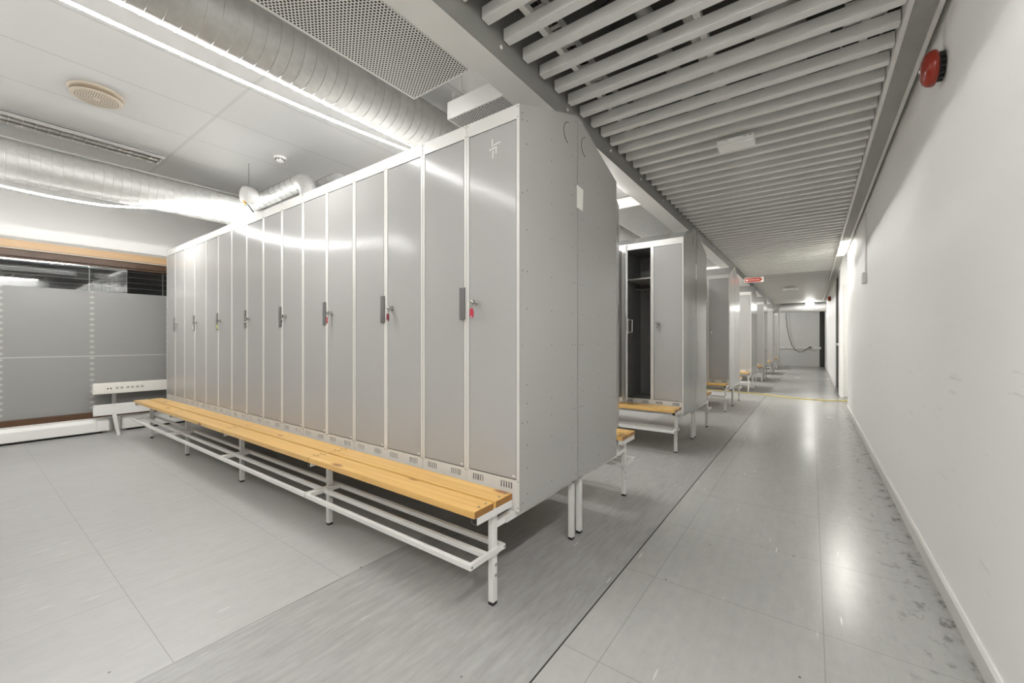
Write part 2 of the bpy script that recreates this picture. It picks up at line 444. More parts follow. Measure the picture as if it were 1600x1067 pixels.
# plank ceiling at the far end of the aisle
struct(MB().box(-1.122,.30,10.0,17.85,2.40,2.44).build('ceiling.002', M['planks']))

# facade: wall, ribbon window, sill
w = MB(); w.box(XF-.16,XF,Y0,Y1,2.117,3.2); w.box(XF-.16,XF,Y0,Y1,0,.17)
struct(w.build('wall_left', M['wall']))
win = empty('window_1',(XF,0,0)); struct(win)
MB().box(-.10,-.012,Y0,Y1,2.085,2.117).build('shadow_gap', M['sockr'], win)
MB().box(-.085,.004,Y0,Y1,2.008,2.085).build('head_board', M['oak'], win, bevel=.003)
MB().box(-.085,-.004,Y0,Y1,1.992,2.008).build('head_strip', M['cream'], win)
MB().box(-.09,-.030,Y0,Y1,1.925,1.992).box(-.10,-.060,Y0,Y1,1.905,1.925).build('upper_frame', M['brown'], win)
MB().box(-.09,-.010,Y0,Y1,.165,.232).build('sill_board', M['brown'], win)
MB().box(-.078,-.072,Y0,Y1,.21,1.95).build('glass_pane', M['glass'], win)
MB().box(-.071,-.069,Y0,Y1,.225,1.619).build('frosted_film', M['film'], win)
sl = MB()
for i in range(6): sl.box(-.125,-.095,Y0,Y1,1.622+.0655*i,1.6235+.0655*i)
for y in [-3.0+.66*k-.03 for k in range(36)]:
    sl.box(-.128,-.127,y-.004,y+.004,1.55,1.98); sl.box(-.0935,-.0925,y-.0012,y+.0012,1.55,1.98)
sl.build('blind_slats', M['white'], win)
struct(MB().box(XF-.9,XF-.85,Y0,Y1,-.1,3.3).build('night_backdrop', M['night']))  # dark backdrop for the night outside the window

# ------------------------------------------------------------------ floor-level heaters along the facade
def heater(y0, y1, label):
    t = empty('convector_heater',(XF,(y0+y1)/2,0)); L = (y1-y0)/2
    c = MB(); c.prism_x([(0.005,.022),(0.085,.022),(.092,.03),(.092,.125),(.075,.16),(0.005,.165)],-L,L)
    o = c.build('heater_cover', M['white'], t, rot=(0,0,0)); 
    # the profile runs along y: x<->y swap
    for v in o.data.vertices: v.co = (v.co.y, v.co.x, v.co.z)
    o.data.flip_normals()
    MB().box(.02,.07,-L+.02,L-.02,.160,.168).build('top_grille', M['skirt'], t)
    for q in (L-.10,-L+.012): MB().box(.004,.095,q,q+.088,.026,.150).build('end_cap', M['white'], t, bevel=.003)
    MB().box(.0,.06,-L+.05,L-.05,0,.024).build('shade_strip', M['hole'], t)  # black strip stands in for the shade below the heater
    return tag(t, label, 'heater', 'low heaters under the window')
heater(-3.2, 1.06, 'long white low heater under the window, ending beside the socket strip stand')
heater(1.17, 3.4, 'white low heater under the window behind the lockers and pine bench')

# ------------------------------------------------------------------ socket trunking on its stand
def trunking():
    t = empty('socket_trunking',(-6.455,.922,0))
    MB().box(-.07,0,0,2.2,.446,.569).build('trunk_box', M['sockt'], t, bevel=.006)
    MB().box(-.002,.0025,.004,2.19,.461,.554).build('trunk_lid', M['sockt'], t)
    for k, y in enumerate((.199,.239,.291,.330,.375,.417)):
        s = MB().lathe([(.0,.002),(.014,.002),(.016,.006),(.0185,.006),(.0185,.0025)], (.0,y,.508), 'x', 20, 0)
        o = s.build('power_socket', M['sockt'], t)
        MB().lathe([(0,.003),(.0135,.003)], (0,y,.508), 'x', 16).build('recess', M['sockr'], o)
        MB().cyl((.003,y-.006,.508),(.0042,y-.006,.508),.0025,8).cyl((.003,y+.006,.508),(.0042,y+.006,.508),.0025,8).build('contact_hole', M['hole'], o)
    fr = MB().box(.001,.004,.095,.170,.470,.545).build('data_outlet', M['sockt'], t, bevel=.001)
    MB().box(.0035,.005,.114,.128,.500,.512).box(.0035,.005,.140,.154,.500,.512).build('data_jack', M['hole'], fr)
    MB().box(.001,.004,.012,.085,.468,.547).build('blank_cover', M['sockt'], t, bevel=.001)
    MB().box(-.002,.016,.001,2.19,.206,.330).build('lower_board', M['white'], t, bevel=.002)
    for q in (.166,.006):
        for z in (.216,.312): MB().box(.0155,.0175,q,q+.006,z,z+.006).build('board_screw', M['hole'], t)
    for y in (.155,1.6):
        MB().box(-.022,-.003,y,y+.035,.02,.46).build('post', M['screw'], t)
        g = MB(); g.add([(-.016,y,.21),(-.016,y+.035,.21),(.185,y+.005,.0),(.185,y+.03,.0),(.02,y,.21),(.02,y+.035,.21),(.225,y+.005,.0),(.225,y+.03,.0)],
              [(0,1,3,2),(5,4,6,7),(0,2,6,4),(1,5,7,3),(0,4,5,1),(2,3,7,6)])
        g.build('foot', M['frame'], t)
    MB().cyl((.0,1.0,.575),(.015,.66,.60),.012,10).build('plug', M['black'], t)
    return tag(t, 'white socket strip on a stand in front of the frosted window', 'socket strip')
trunking()

# ------------------------------------------------------------------ lockers
ZB, ZT, ZR, DEP, U = .328, 2.051, 2.230, .525, .30
def lz(z): return z - ZB
def locker(kind, name, open_left=0, open_right=0, end_holes=None, gap=.0006):
    """kind: 'R' / 'L' single door, 'LR' pair. Local frame: front at y=0, x to the viewer's right, z from the stand"""
    n = len(kind); W = U*n
    r = empty(name, link=False); ch = []
    def part(mb, nm, mats, **kw):
        o = mb.build(nm, mats, r, link=False, **kw); ch.append(o); return o
    x0, x1 = gap, W-gap
    prof = [(0.0,0),(DEP,0),(DEP,lz(ZR)),(0.0,lz(ZT))]
    t = .004
    b = MB()
    class HP:
        def cyl(self, p, q, rr, seg): b.cyl(p, q, rr, seg, 3)
    b.prism_x(prof, x0, x0+t, 0); b.prism_x(prof, x1-t, x1, 0)
    b.box(x0+t, x1-t, DEP-t, DEP, 0, lz(ZR)-.002, 0)
    b.box(x0+t, x1-t, 0.006, DEP-t, 0, .004, 2)
    b.box(x0+t, x1-t, .02, DEP-t, lz(.452), lz(.455), 1)
    b.prism_x([(0,lz(ZT)-.004),(DEP,lz(ZR)-.004),(DEP,lz(ZR)),(0,lz(ZT))], x0+t, x1-t, 0)
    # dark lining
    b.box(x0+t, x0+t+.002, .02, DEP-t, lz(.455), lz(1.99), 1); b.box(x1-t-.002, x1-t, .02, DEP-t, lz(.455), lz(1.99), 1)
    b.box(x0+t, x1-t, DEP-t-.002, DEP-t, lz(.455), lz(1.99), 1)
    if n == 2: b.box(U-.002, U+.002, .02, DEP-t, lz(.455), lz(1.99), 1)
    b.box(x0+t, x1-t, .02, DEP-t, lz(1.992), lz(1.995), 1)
    b.box(x0+t, x1-t, .0052, .0064, lz(.40), lz(.452), 3)  # black sheet close behind the vent slots, standing in for shade inside
    BODY = b
    # front frame with ventilation slots
    f = MB(); D = .02; fx0, fx1 = x0+.0006, x1-.0006
    f.box(fx0, .015, -.0012, D, lz(.46), lz(1.99)); f.box(W-.015, fx1, -.0012, D, lz(.46), lz(1.99))
    if n == 2: f.box(U-.015, U+.015, -.001, D, lz(.46), lz(1.99))
    f.box(fx0, fx1, -.0012, D, lz(1.99), lz(ZT)-.0008)
    za, zb, z0, z1 = lz(.4190), lz(.4475), 0.0006, lz(.46)
    f.box(fx0, fx1, -.0012, .004, z0, za); f.box(fx0, fx1, -.0012, .004, zb, z1)
    xs = []
    for i in range(n):
        for a in (.040, .200):
            for k in range(5): xs.append((i*U+a+.0135*k, i*U+a+.0135*k+.007))
    prev = fx0
    for a, c in xs:
        f.box(prev, a, -.0012, .004, za, zb); prev = c
    f.box(prev, fx1, -.0012, .004, za, zb)
    F_ = f
    sc = F_
    for x in [.0085, W-.0085] + ([U-.008, U+.008] if n == 2 else []):
        for z in (2.040, 1.996, .455, .345):
            sc.cyl((x,-.001,lz(z)),(x,-.0028,lz(z)),.0032,10,1)
    part(f, 'front_frame', [M['frame'], M['screw']])
    for i, kd in enumerate(kind):
        xa, xb = i*U+.0175, (i+1)*U-.0175
        zA, zB = lz(.4635), lz(1.9865)
        hinge = xa if kd == 'L' else xb
        ang = math.radians(open_left if kd == 'L' else open_right)
        dm = MB(); dm.box(xa-hinge, xb-hinge, -.0005, .0175, zA, zB)
        dr = part(dm, 'door', M['door'], loc=(hinge,0,0), rot=(0,0,-ang if kd == 'L' else ang), bevel=.0022)
        sub = []
        st = MB().box((xb if kd=='L' else xb)-hinge-.020, xb-hinge-.006, -.0015, -.0005, zA+.008, zA+.016)
        sub.append(st.build('hinge_tab', M['frame'], dr, link=False))
        if kd == 'L':
            e = xb-hinge
            h = MB().box(e-.024, e+.010, -.0065, -.0015, lz(1.150), lz(1.298)); h.box(e-.020, e-.004, -.002, 0, lz(1.16), lz(1.29))
            sub.append(h.build('handle', M['plate'], dr, link=False, bevel=.0012))
            if ang:
                q = MB().box(e-.045, e-.010, .0175, .024, lz(1.12), lz(1.27))
                q.tube([(e-.03,.024,lz(1.135)),(e-.03,.062,lz(1.135)),(e-.03,.062,lz(1.255)),(e-.03,.024,lz(1.255))], .0035, 8)
                sub.append(q.build('latch', M['frame'], dr, link=False))
        else:
            e = xa-hinge; lx, lzz = e+.040, lz(1.226)
            k = MB().cyl((lx,0,lzz),(lx,-.005,lzz),.0135,18).cyl((lx,-.005,lzz),(lx,-.026,lzz),.0095,16).cyl((lx,-.022,lzz),(lx,-.027,lzz),.0115,16)
            sub.append(k.build('lock', M['chrome'], dr, link=False))
        kids(dr, sub)
    if open_left or open_right:
        s = MB(); s.box(x0+.01, (U if n == 2 else W)-.01, .05, DEP-.01, lz(1.685), lz(1.697))
        part(s, 'hat_shelf', M['frame'])
        rd = MB().cyl((x0+.006,.25,lz(1.60)),((U if n==2 else W)-.006,.25,lz(1.60)),.010,12)
        rd.tube([(.15,.25,lz(1.592)),(.15,.25,lz(1.575)),(.142,.235,lz(1.565)),(.15,.22,lz(1.575))],.003,6)
        part(rd, 'clothes_rail', M['chrome'])
        hm = b
        for yy in (.30,.42):
            for zz in (1.45,1.36,1.24,1.13,1.02,.93,.80,.74): hm.cyl((x0+.006,yy,lz(zz)),(x0+.0075,yy,lz(zz)),.004,8,0)
    if end_holes:
        xe, sg = (x1, 1) if end_holes == 'R' else (x0, -1)
        hp = HP()
        for z in [2.0,1.9,1.80,1.70,1.53,1.35,1.19,1.03,.86,.78,.70,.60,.50,.39]:
            for yy in (.057,.264,.470):
                if random.random() < .12: continue
                hp.cyl((xe,yy,lz(z)),(xe+sg*.0006,yy,lz(z)),.0026,8)
        for z in (2.02,1.99,1.68,1.35,1.03,.70,.36): hp.cyl((xe,.022,lz(z)),(xe+sg*.0006,.022,lz(z)),.0026,8)
        for z in (2.19,1.86,1.35,1.03,.70,.36): hp.cyl((xe,.505,lz(min(z,2.05+.34*.5))),(xe+sg*.0006,.505,lz(min(z,2.20))),.0026,8)
        kc = MB(); cy, cz, cr = .434, lz(2.10), .053
        a0, a1 = (95,260) if end_holes == 'R' else (-80,85)
        pts = [(xe+sg*.0004, cy+cr*math.cos(math.radians(a)), cz+cr*math.sin(math.radians(a))) for a in range(a0,a1+1,6)]
        kc.tube(pts, .0016, 6); hp.cyl((xe,cy,cz),(xe+sg*.0006,cy,cz),.0022,8)
        part(kc, 'vent_knockout', M['hole'])
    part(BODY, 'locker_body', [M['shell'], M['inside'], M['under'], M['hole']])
    kids(r, ch)
    return r
random.seed(3)
PR = {
 'R0': locker('R','locker', end_holes='R'),
 'L0': locker('L','locker'),
 'LR': locker('LR','locker'),
 'LRendR': locker('LR','locker', end_holes='R'),
 'LRendRopen': locker('LR','locker', open_left=67, end_holes='R'),
 'LRopenR': locker('LR','locker', open_right=92),
 'LRendL': locker('LR','locker', end_holes='L'),
 'LRendLopen': locker('LR','locker', open_left=75, end_holes='L'),
}
# ------------------------------------------------------------------ benches (1.2 m bays, legs at the aisle end, the last bay at both)
def bench(ends, name='locker_bench'):
    """local frame: front leg face at y=0 looking to -y; x 0..1.2; ends: which ends carry a leg frame"""
    r = empty(name, link=False); ch = []
    def part(mb, nm, mats, **kw):
        o = mb.build(nm, mats, r, link=False, **kw); ch.append(o); return o
    yo = -1.262
    for a, b in ((1.136,1.247),(1.261,1.372)):
        p = MB().box(-.5985,.5985,-(b-a)/2,(b-a)/2,-.0135,.0135)
        p.m[3] = p.m[5] = 1
        for x in (-.58,.58): p.cyl((x,-.01,.0135),(x,-.01,.0148),.0055,10,2); p.cyl((x,.03,.0135),(x,.03,.0148),.0055,10,2)
        part(p, 'plank', [M['pine'], M['pineend'], M['chrome']], loc=(.6,(a+b)/2+yo,.4055), bevel=.003)
    for e in ends:
        s = 1 if e == 'R' else -1; X = 1.2 if e == 'R' else 0.
        def xb(a, b): return (X-s*max(a,b), X-s*min(a,b)) if s > 0 else (X+min(a,b), X+max(a,b))
        # support under the planks, with a black plug at its front
        a, b = xb(0,.030)
        q = part(MB().box(a,b,1.150+yo,1.372+yo,.3645,.392), 'seat_support', M['tube'], bevel=.0015)
        kids(q, [MB().box(a+.003,b-.003,1.1485+yo,1.151+yo,.367,.390).build('end_plug', M['black'], q, link=False)])
        a, b = xb(.016,.042)
        for yl, nm in ((1.262,'front_leg'),(1.926,'rear_leg')):
            zt = .3645 if nm == 'front_leg' else .303
            l = part(MB().box(a,b,yl+yo,yl+.028+yo,.012,zt), nm, M['tube'], bevel=.0025)
            sub = [MB().box(a+.001,b-.001,yl+yo+.001,yl+yo+.027,0,.013).build('foot_plug', M['black'], l, link=False)]
            if nm == 'front_leg':
                xo = (b if s > 0 else a); bo = MB()
                for z in (.159,.117): bo.lathe([(.0065,0),(.0065,.001*s),(.005,.0025*s),(0,.003*s)] if s>0 else [(.0065,0),(.0065,-.001),(.005,-.0025),(0,-.003)], (xo,yl+.017+yo,z), 'x', 12)
                sub.append(bo.build('bolt', M['screw'], l, link=False))
            kids(l, sub)
        part(MB().box(a,b,1.290+yo,1.926+yo,.303,.327), 'bearer', M['tube'], bevel=.0015)
        a, b = xb(.013,.045)
        part(MB().box(a,b,1.345+yo,1.760+yo,.3015,.3275), 'bearer_sleeve', M['tube'], bevel=.0015)
    # shoe rack: a frame with three tubes
    k = MB(); h0, h1 = .209, .229
    for y in (1.116,1.213,1.309): k.box(.022,1.178,y+yo,y+.019+yo,h0,h1)
    for x in (.004,1.178): k.box(x,x+.018,1.116+yo,1.328+yo,h0,h1)
    for x, sg in ((.004,-1),(1.196,1)):
        for y in (1.125,1.319): k.cyl((x,y+yo,.219),(x+sg*.0012,y+yo,.219),.0034,10,1)
    part(k, 'shoe_rack', [M['tube'], M['hole']], bevel=.002)
    for e in ends:
        x0 = 1.145 if e == 'R' else .016
        part(MB().box(x0, x0+.039, 1.2895+yo, 1.300+yo, .195, .2095), 'rack_bracket', M['tube'])
    kids(r, ch)
    return r
BN = {'R': bench('R'), 'L': bench('L'), 'LR': bench('LR')}

XE, YF, PITCH, YM, YB = -.991, 1.409, 2.735, 1.9395, 1.9845
ROWN = ['front','second','third','fourth','fifth','sixth','seventh']
def front_x(units, j):
    return XE - U*units
# --- block 1
u = 0
blk1 = [('R0','single-door grey locker at the aisle end of the front row, clear tape cross on it'),
        ('L0','single-door grey locker beside the taped one at the front row\'s aisle end'),
        ('LR','two-door grey locker third from the aisle in the front row, dark red key tag'),
        ('LR','two-door grey locker fourth from the aisle in the front row, bright crimson key tag'),
        ('LR','two-door grey locker fifth from the aisle in the front row, plain dark key'),
        ('LR','two-door grey locker sixth from the aisle in the front row, bare pale key'),
        ('LR','two-door grey locker seventh from the aisle in the front row, yellow-green key tag'),
        ('LR','two-door grey locker eighth from the aisle in the front row, red and white tag'),
        ('LR','two-door grey locker at the window end of the front row')]
for kd, lab in blk1:
    n = 2 if kd.startswith('LR') else 1
    u += n
    place(PR[kd], (XE-U*u, YF, ZB), 0, lab, 'locker', 'lockers in the front row')
for j in range(8):
    lab = 'grey locker back to back with the taped locker, its door swung open' if j == 0 else 'grey locker on the hidden far side of the front row'
    place(PR['LRendLopen' if j == 0 else 'LR'], (XE-2*U*j, 2*YM-YF, ZB), PI, lab, 'locker', 'lockers on the far side of the front row' if j else None)
BX = -1.0
lab4 = ['pine slat bench with shoe rack at the aisle end of the front locker row',
        'pine slat bench second from the aisle below the front locker row',
        'pine slat bench third from the aisle below the front locker row',
        'pine slat bench at the window end of the front locker row']
for j in range(4):
    place(BN['LR' if j == 3 else 'R'], (BX-1.2*(j+1)+.0, 1.262, 0), 0, lab4[j], 'bench', 'benches of the front row')
    place(BN['LR' if j == 3 else 'L'], (BX-1.2*j, 2*YB-1.262, 0), PI,
          'pine bench peeking out behind the aisle end of the front locker row' if j == 0 else 'pine bench on the hidden far side of the front row', 'bench', 'benches on the far side of the front row' if j else None)
# --- unseen row added behind the camera to block light
for j in range(8):
    place(PR['LRendL' if j == 0 else 'LR'], (XE-2*U*j, 2*YM-YF-PITCH, ZB), PI, 'grey locker in the added row behind the camera', 'locker', 'lockers in the added row behind the camera')
# --- blocks 2..7
for b in range(1,7):
    dy = PITCH*b; rn = ROWN[b]
    for j in range(4):
        opn = b in (1,2,4,6)
        if j == 0:
            lab = f'two-door grey locker at the aisle end of the {rn} row' + (', one door open' if opn else '')
            place(PR['LRendRopen' if opn else 'LRendR'], (XE-2*U, YF+dy, ZB), 0, lab, 'locker', 'lockers at the aisle ends')
            place(PR['LRendLopen' if b == 1 else 'LRendL'], (XE, 2*YM-YF+dy, ZB), PI, f'grey locker on the far side of the {rn} row, side panel to the aisle', 'locker', 'lockers at the aisle ends')
        else:
            if b == 1 and j == 1:
                place(PR['LRopenR'], (XE-4*U, YF+dy, ZB), 0, 'dark open grey locker second from the aisle in the second row', 'locker', 'lockers in the second row')
            else:
                place(PR['LR'], (XE-2*U*(j+1), YF+dy, ZB), 0, f'grey locker further inside the {rn} row', 'locker', f'lockers further inside the {rn} row')
            place(PR['LR'], (XE-2*U*j, 2*YM-YF+dy, ZB), PI, f'grey locker inside the far side of the {rn} row', 'locker', f'lockers inside the far side of the {rn} row')
    for j in range(2):
        a = (f'pine bench at the aisle end below the {rn} locker row', f'pine bench on the far side of the {rn} locker row') if j == 0 else (f'pine bench further inside below the {rn} locker row', f'pine bench further inside on the far side of the {rn} row')
        place(BN['LR' if j else 'R'], (BX-1.2*(j+1), 1.262+dy, 0), 0, a[0], 'bench', 'benches of the rows behind')
        place(BN['LR' if j else 'L'], (BX-1.2*j, 2*YB-1.262+dy, 0), PI, a[1], 'bench', 'benches of the rows behind')

# ------------------------------------------------------------------ keys hanging in the locks
def key(name, loc, tagm, style, label):
    t = empty(name, loc)
    MB().lathe([(0,-.004),(.0095,-.004),(.0095,-.0075),(0,-.0075)], (0,0,0), 'y', 14).box(-.002,.002,-.006,0,-.018,-.006).build('key_head', M['chrome'], t)
    pts = [(.0095*math.cos(a), -.007, -.022+.0095*math.sin(a)) for a in [2*PI*i/16 for i in range(16)]]
    MB().tube(pts, .0009, 6, closed=True).build('key_ring', M['chrome'], t)
    if style == 'tag':
        a, bb = .0105, .021
        g = MB(); n = 20
        ring = [(a*abs(math.cos(x))**.6*(1 if math.cos(x)>0 else -1), bb*abs(math.sin(x))**.7*(1 if math.sin(x)>0 else -1)) for x in [2*PI*i/n for i in range(n)]]
        vs = [(x,-.0035,z-.050) for x,z in ring]+[(x,-.0085,z-.050) for x,z in ring]
        g.add(vs, [tuple(range(n)), tuple(range(2*n-1,n-1,-1))]+[(i,n+i,n+(i+1)%n,(i+1)%n) for i in range(n)])
        g.build('key_tag', tagm, t, bevel=.0012)
        MB().cyl((0,-.0035,-.066),(0,-.0095,-.066),.003,10).build('tag_eyelet', M['tagwht'], t)
    elif style == 'key':
        MB().box(-.0035,.0035,-.008,-.006,-.075,-.030).lathe([(0,-.006),(.011,-.006),(.011,-.0085),(0,-.0085)],(0,0,-.035),'y',14).build('spare_key', tagm, t)
    else:
        MB().box(-.006,.006,-.009,-.006,-.068,-.028).build('key_tag', tagm, t, bevel=.001)
    return tag(t, label, 'key', 'keys hanging in the front row locks')
klist = [(1,'tagred','tag','key with red oval tag hanging on the taped locker at the aisle end'),
         (3,'tagdark','tag','key with dark red clear tag on the third locker from the aisle'),
         (5,'tagred','strip','key with small crimson tag on the fourth locker from the aisle'),
         (7,'cable','key','dark key without a tag on the fifth locker from the aisle'),
         (9,'chrome','key','pale steel key without a tag on the sixth locker from the aisle'),
         (11,'taggrn','tag','key with yellow-green tag on the seventh locker from the aisle'),
         (13,'tagwht','strip','key with a white tag on the eighth locker from the aisle'),
         (15,'screw','key','grey key on the locker at the window end of the front row')]
for k, mm, st, lab in klist:
    key('locker_key', (XE-U*k+.0175+.040, YF-.0245, 1.226), M[mm], st, lab)
for b in (1,2,3):
    key('locker_key', (XE-U+.0575, YF+PITCH*b-.0245, 1.226), M['screw' if b == 1 else 'tagwht'], 'key' if b == 1 else 'strip', f'key in the closed door at the aisle end of the {ROWN[b]} locker row')

# ------------------------------------------------------------------ tape and paper on the lockers
t = empty('adhesive_tape', (-1.125, YF, 1.90)); ex = lambda x: x+1.125
def strip(x0,z0,x1,z1,wd=.0065,y=-.0012):
    a = Vector((ex(x0),0,z0-1.90)); b = Vector((ex(x1),0,z1-1.90)); d_ = (b-a).normalized(); p = Vector((-d_.z,0,d_.x))*wd/2
    vs = [a-p,b-p,b+p,a+p]; MB().add([(v.x,y,v.z) for v in vs]+[(v.x,y+.0006,v.z) for v in vs],[(0,1,2,3),(7,6,5,4),(0,4,5,1),(1,5,6,2),(2,6,7,3),(3,7,4,0)]).build('tape_strip', M['tape'], t)
for i, q in enumerate([(-1.138,1.942,-1.138,1.905),(-1.156,1.8955,-1.113,1.901),(-1.114,1.900,-1.1165,1.872),(-1.130,1.912,-1.092,1.9165),(-1.133,1.889,-1.1345,1.855)]):
    strip(*q, y=-.0012-.0002*i)
tag(t, 'clear tape strips stuck as a crooked cross high on the end locker door', 'tape')
def note(y, z, hgt, wd, dy, label):
    p = MB(); vs = [(0,-wd/2,hgt/2+.004),(0,wd/2,hgt/2-.004),(0,wd/2*.85,-hgt/2),(0,-wd/2*.97,-hgt/2+.003)]
    p.add(vs+[(.0008,b,c) for a,b,c in vs],[(0,1,2,3),(7,6,5,4),(0,4,5,1),(1,5,6,2),(2,6,7,3),(3,7,4,0)])
    return tag(p.build('paper_tape', M['paper'], loc=(XE+.0002,y+dy,z)), label, 'paper tape')
note(1.965,1.805,.118,.075,0,'white paper tape over the seam on the front row end panels')
note(1.94,1.78,.16,.03,PITCH,'narrow white tape strip on the seam of the second row end panels')

# ------------------------------------------------------------------ ducts
def spiral_duct(name, x, z, r, y0, y1, label, pitch=.06, mt='duct'):
    o = MB(); y = y0; seg = 44; L = (y0+y1)/2; rd = random.Random(2)
    # smooth bands between small raised lock seams
    while y < y1:
        e = rd.uniform(-.0006,.0006)
        o.lathe([(r+e,y-L),(r+e,y+pitch*.91-L)], (0,0,0), 'y', seg)
        o.lathe([(r,y+pitch*.90-L),(r+.0026,y+pitch*.915-L)], (0,0,0), 'y', seg); o.lathe([(r+.0026,y+pitch*.915-L),(r+.0026,y+pitch*.985-L)], (0,0,0), 'y', seg); o.lathe([(r+.0026,y+pitch*.985-L),(r,y+pitch-L)], (0,0,0), 'y', seg)
        y += pitch
    return tag(o.build(name, M[mt], loc=(x,L,z)), label, 'duct')
spiral_duct('ventilation_duct', -2.255, 2.59, .1575, Y0, 19.8, 'big spiral steel duct running between glowing rope and perforated panels')
spiral_duct('ventilation_duct', -5.10, 2.47, .1575, Y0, 19.8, 'big spiral steel duct running along the window wall', mt='duct2')
o = MB(); o.lathe([(.16,-.70),(.16,.66)], (0,0,0), 'x', 32); o.lathe([(.166,-.02),(.166,.02)],(0,0,0),'x',32)
tag(o.build('ventilation_duct', M['duct'], loc=(-.24,18.25,2.25)), 'steel duct crossing the far end of the aisle under the ceiling', 'duct')

def wire_pipe(y, r, xa, xb_, z, label):
    t = empty('exhaust_pipe', (xb_, y, z)); R = r*1.7
    pts = [(xa-xb_,0,0)]
    pts += [(-R,0,0)] + [(-R+R*math.sin(a),0,-R+R*math.cos(a)) for a in [PI/2*i/8 for i in range(1,9)]] + [(0,0,ZR-z+.002)]
    MB().tube(pts, r, 24).build('pipe', M['duct2'], t)
    wr = MB(); n = 9
    for i in range(n):
        x = (xa-xb_) + (abs(xa-xb_)-R)*(i+.5)/n
        wr.tube([(x+.03*math.sin(2*a),(r+.003)*math.cos(a),(r+.003)*math.sin(a)) for a in [2*PI*k/20 for k in range(20)]], .0022, 5, closed=True)
    for a in (.8,2.2,3.6,5.2): wr.tube([(xa-xb_,(r+.003)*math.cos(a),(r+.003)*math.sin(a)),(-R,(r+.003)*math.cos(a),(r+.003)*math.sin(a))], .0018, 5)
    wr.build('wire_wrap', M['screw'], t)
    MB().cyl((0,0,ZR-z),(0,0,ZR-z+.02),r*1.12,24).build('roof_collar', M['duct'], t)
    return tag(t, label, 'pipe', 'pipes rising from the locker roofs')
wire_pipe(1.945, .072, -4.925, -3.76, 2.545, 'wire-wrapped steel pipe bending down to the locker roofs, nearer the window side')
wire_pipe(2.13, .058, -4.925, -3.50, 2.56, 'thinner steel pipe with a bend behind the wire-wrapped pipe')
t = empty('air_valve', (-4.54,1.73,2.50))
MB().lathe([(0,-.05),(.05,-.048),(.078,-.035),(.085,-.01),(.085,.06),(.06,.09),(0,.1)], (0,0,0), 'y', 28).build('valve_body', M['vent'], t)
MB().cyl((0,.02,.08),(0,.02,.32),.004,8).build('hanger_rod', M['screw'], t)
MB().tube([(.01+.012*i,-.03,-.07-.012*i) for i in range(4)], .011, 8).build('strap', M['orange'], t)
MB().tube([(.04,-.02,-.09),(.10,-.02,-.13),(.16,.0,-.20)], .006, 8).build('cable_tail', M['cable'], t)
tag(t, 'white round air valve with an orange strap where the glowing ropes meet', 'valve')

# ------------------------------------------------------------------ glowing LED ropes
def rope(pts, label, ties=(), dim=0):
    t = empty('led_rope', pts[0]); p0 = Vector(pts[0])
    q = MB().tube([Vector(p)-p0 for p in pts], .0070, 12)
    for i, fc_ in enumerate(q.f):
        if len(fc_) != 4: continue
        p = [Vector(q.v[j]) for j in fc_]; nz = (p[2]-p[0]).cross(p[3]-p[1]).normalized().z
        q.m[i] = 1 if nz > -.1 else (2 if nz > -.5 else 0)
    q.build('light_tube', [M[('led','led3','led4','led5','led7')[dim]], M['ledback'], M[('led2','led3','led4','led6','led7')[dim]]], t)
    if ties:
        c = MB()
        for q in ties:
            v = Vector(q)-p0; c.tube([v+Vector((0,0,.012)), v+Vector((0,0,.06))], .0025, 6)
            c.tube([v+Vector((.013*math.cos(a),0,.013*math.sin(a))) for a in [2*PI*i/10 for i in range(10)]], .002, 5, closed=True)
        c.build('cable_tie', M['screw'], t)
    return tag(t, label, 'light rope', 'glowing ropes under the ceiling')
def sag1(y):
    k = round((y-.6)/3.6); return 2.433+.0255*(y-.6-3.6*k)**2
rope([(-2.45,y,sag1(y)) for y in [Y0+.1+.15*i for i in range(67)]], 'long glowing white LED rope hanging beside the big duct over the lockers', [(-2.45,2.4+3.6*k,sag1(2.4+3.6*k)) for k in range(-1,2)])
rope([(-2.45,y,sag1(y)) for y in [6.5+.15*i for i in range(86)]], 'added boosted LED rope over the locker rows at the back', [(-2.45,2.4+3.6*k,sag1(2.4+3.6*k)) for k in range(2,5)], dim=4)  # rope added over the back rows, boosted to light the far aisle
def r2(y):
    k = round((y-.5)/2.76); yy = y-2.76*k
    x = -5.06 + .36*max(0, abs(yy-.5)-.3)/1.08
    if k >= 1: x = -4.70
    return (x, y, 2.24+.137*(yy-.5)**2)
rope([r2(y) for y in [-3.4+.11*i for i in range(48)]]+[(-4.70,1.845,2.485)], 'sagging glowing white LED rope along the window wall', [(-4.70,1.845,2.485)], dim=3)
rope([r2(y) for y in [2.03+.12*i for i in range(60)]], 'glowing LED rope running on behind the front locker row near the window duct', dim=2)
rope([(-4.68+.21*i, 1.85+.004*i, 2.47-.004*i*(4-i)) for i in range(5)], 'short glowing LED rope running under the wire-wrapped pipe', dim=2)
rope([(-2.44+.11*i, 3.25, 2.455-.20*min(1,i/4)) for i in range(11)], 'added unseen LED rope branching off above the second aisle')  # rope added out of sight to brighten the second aisle

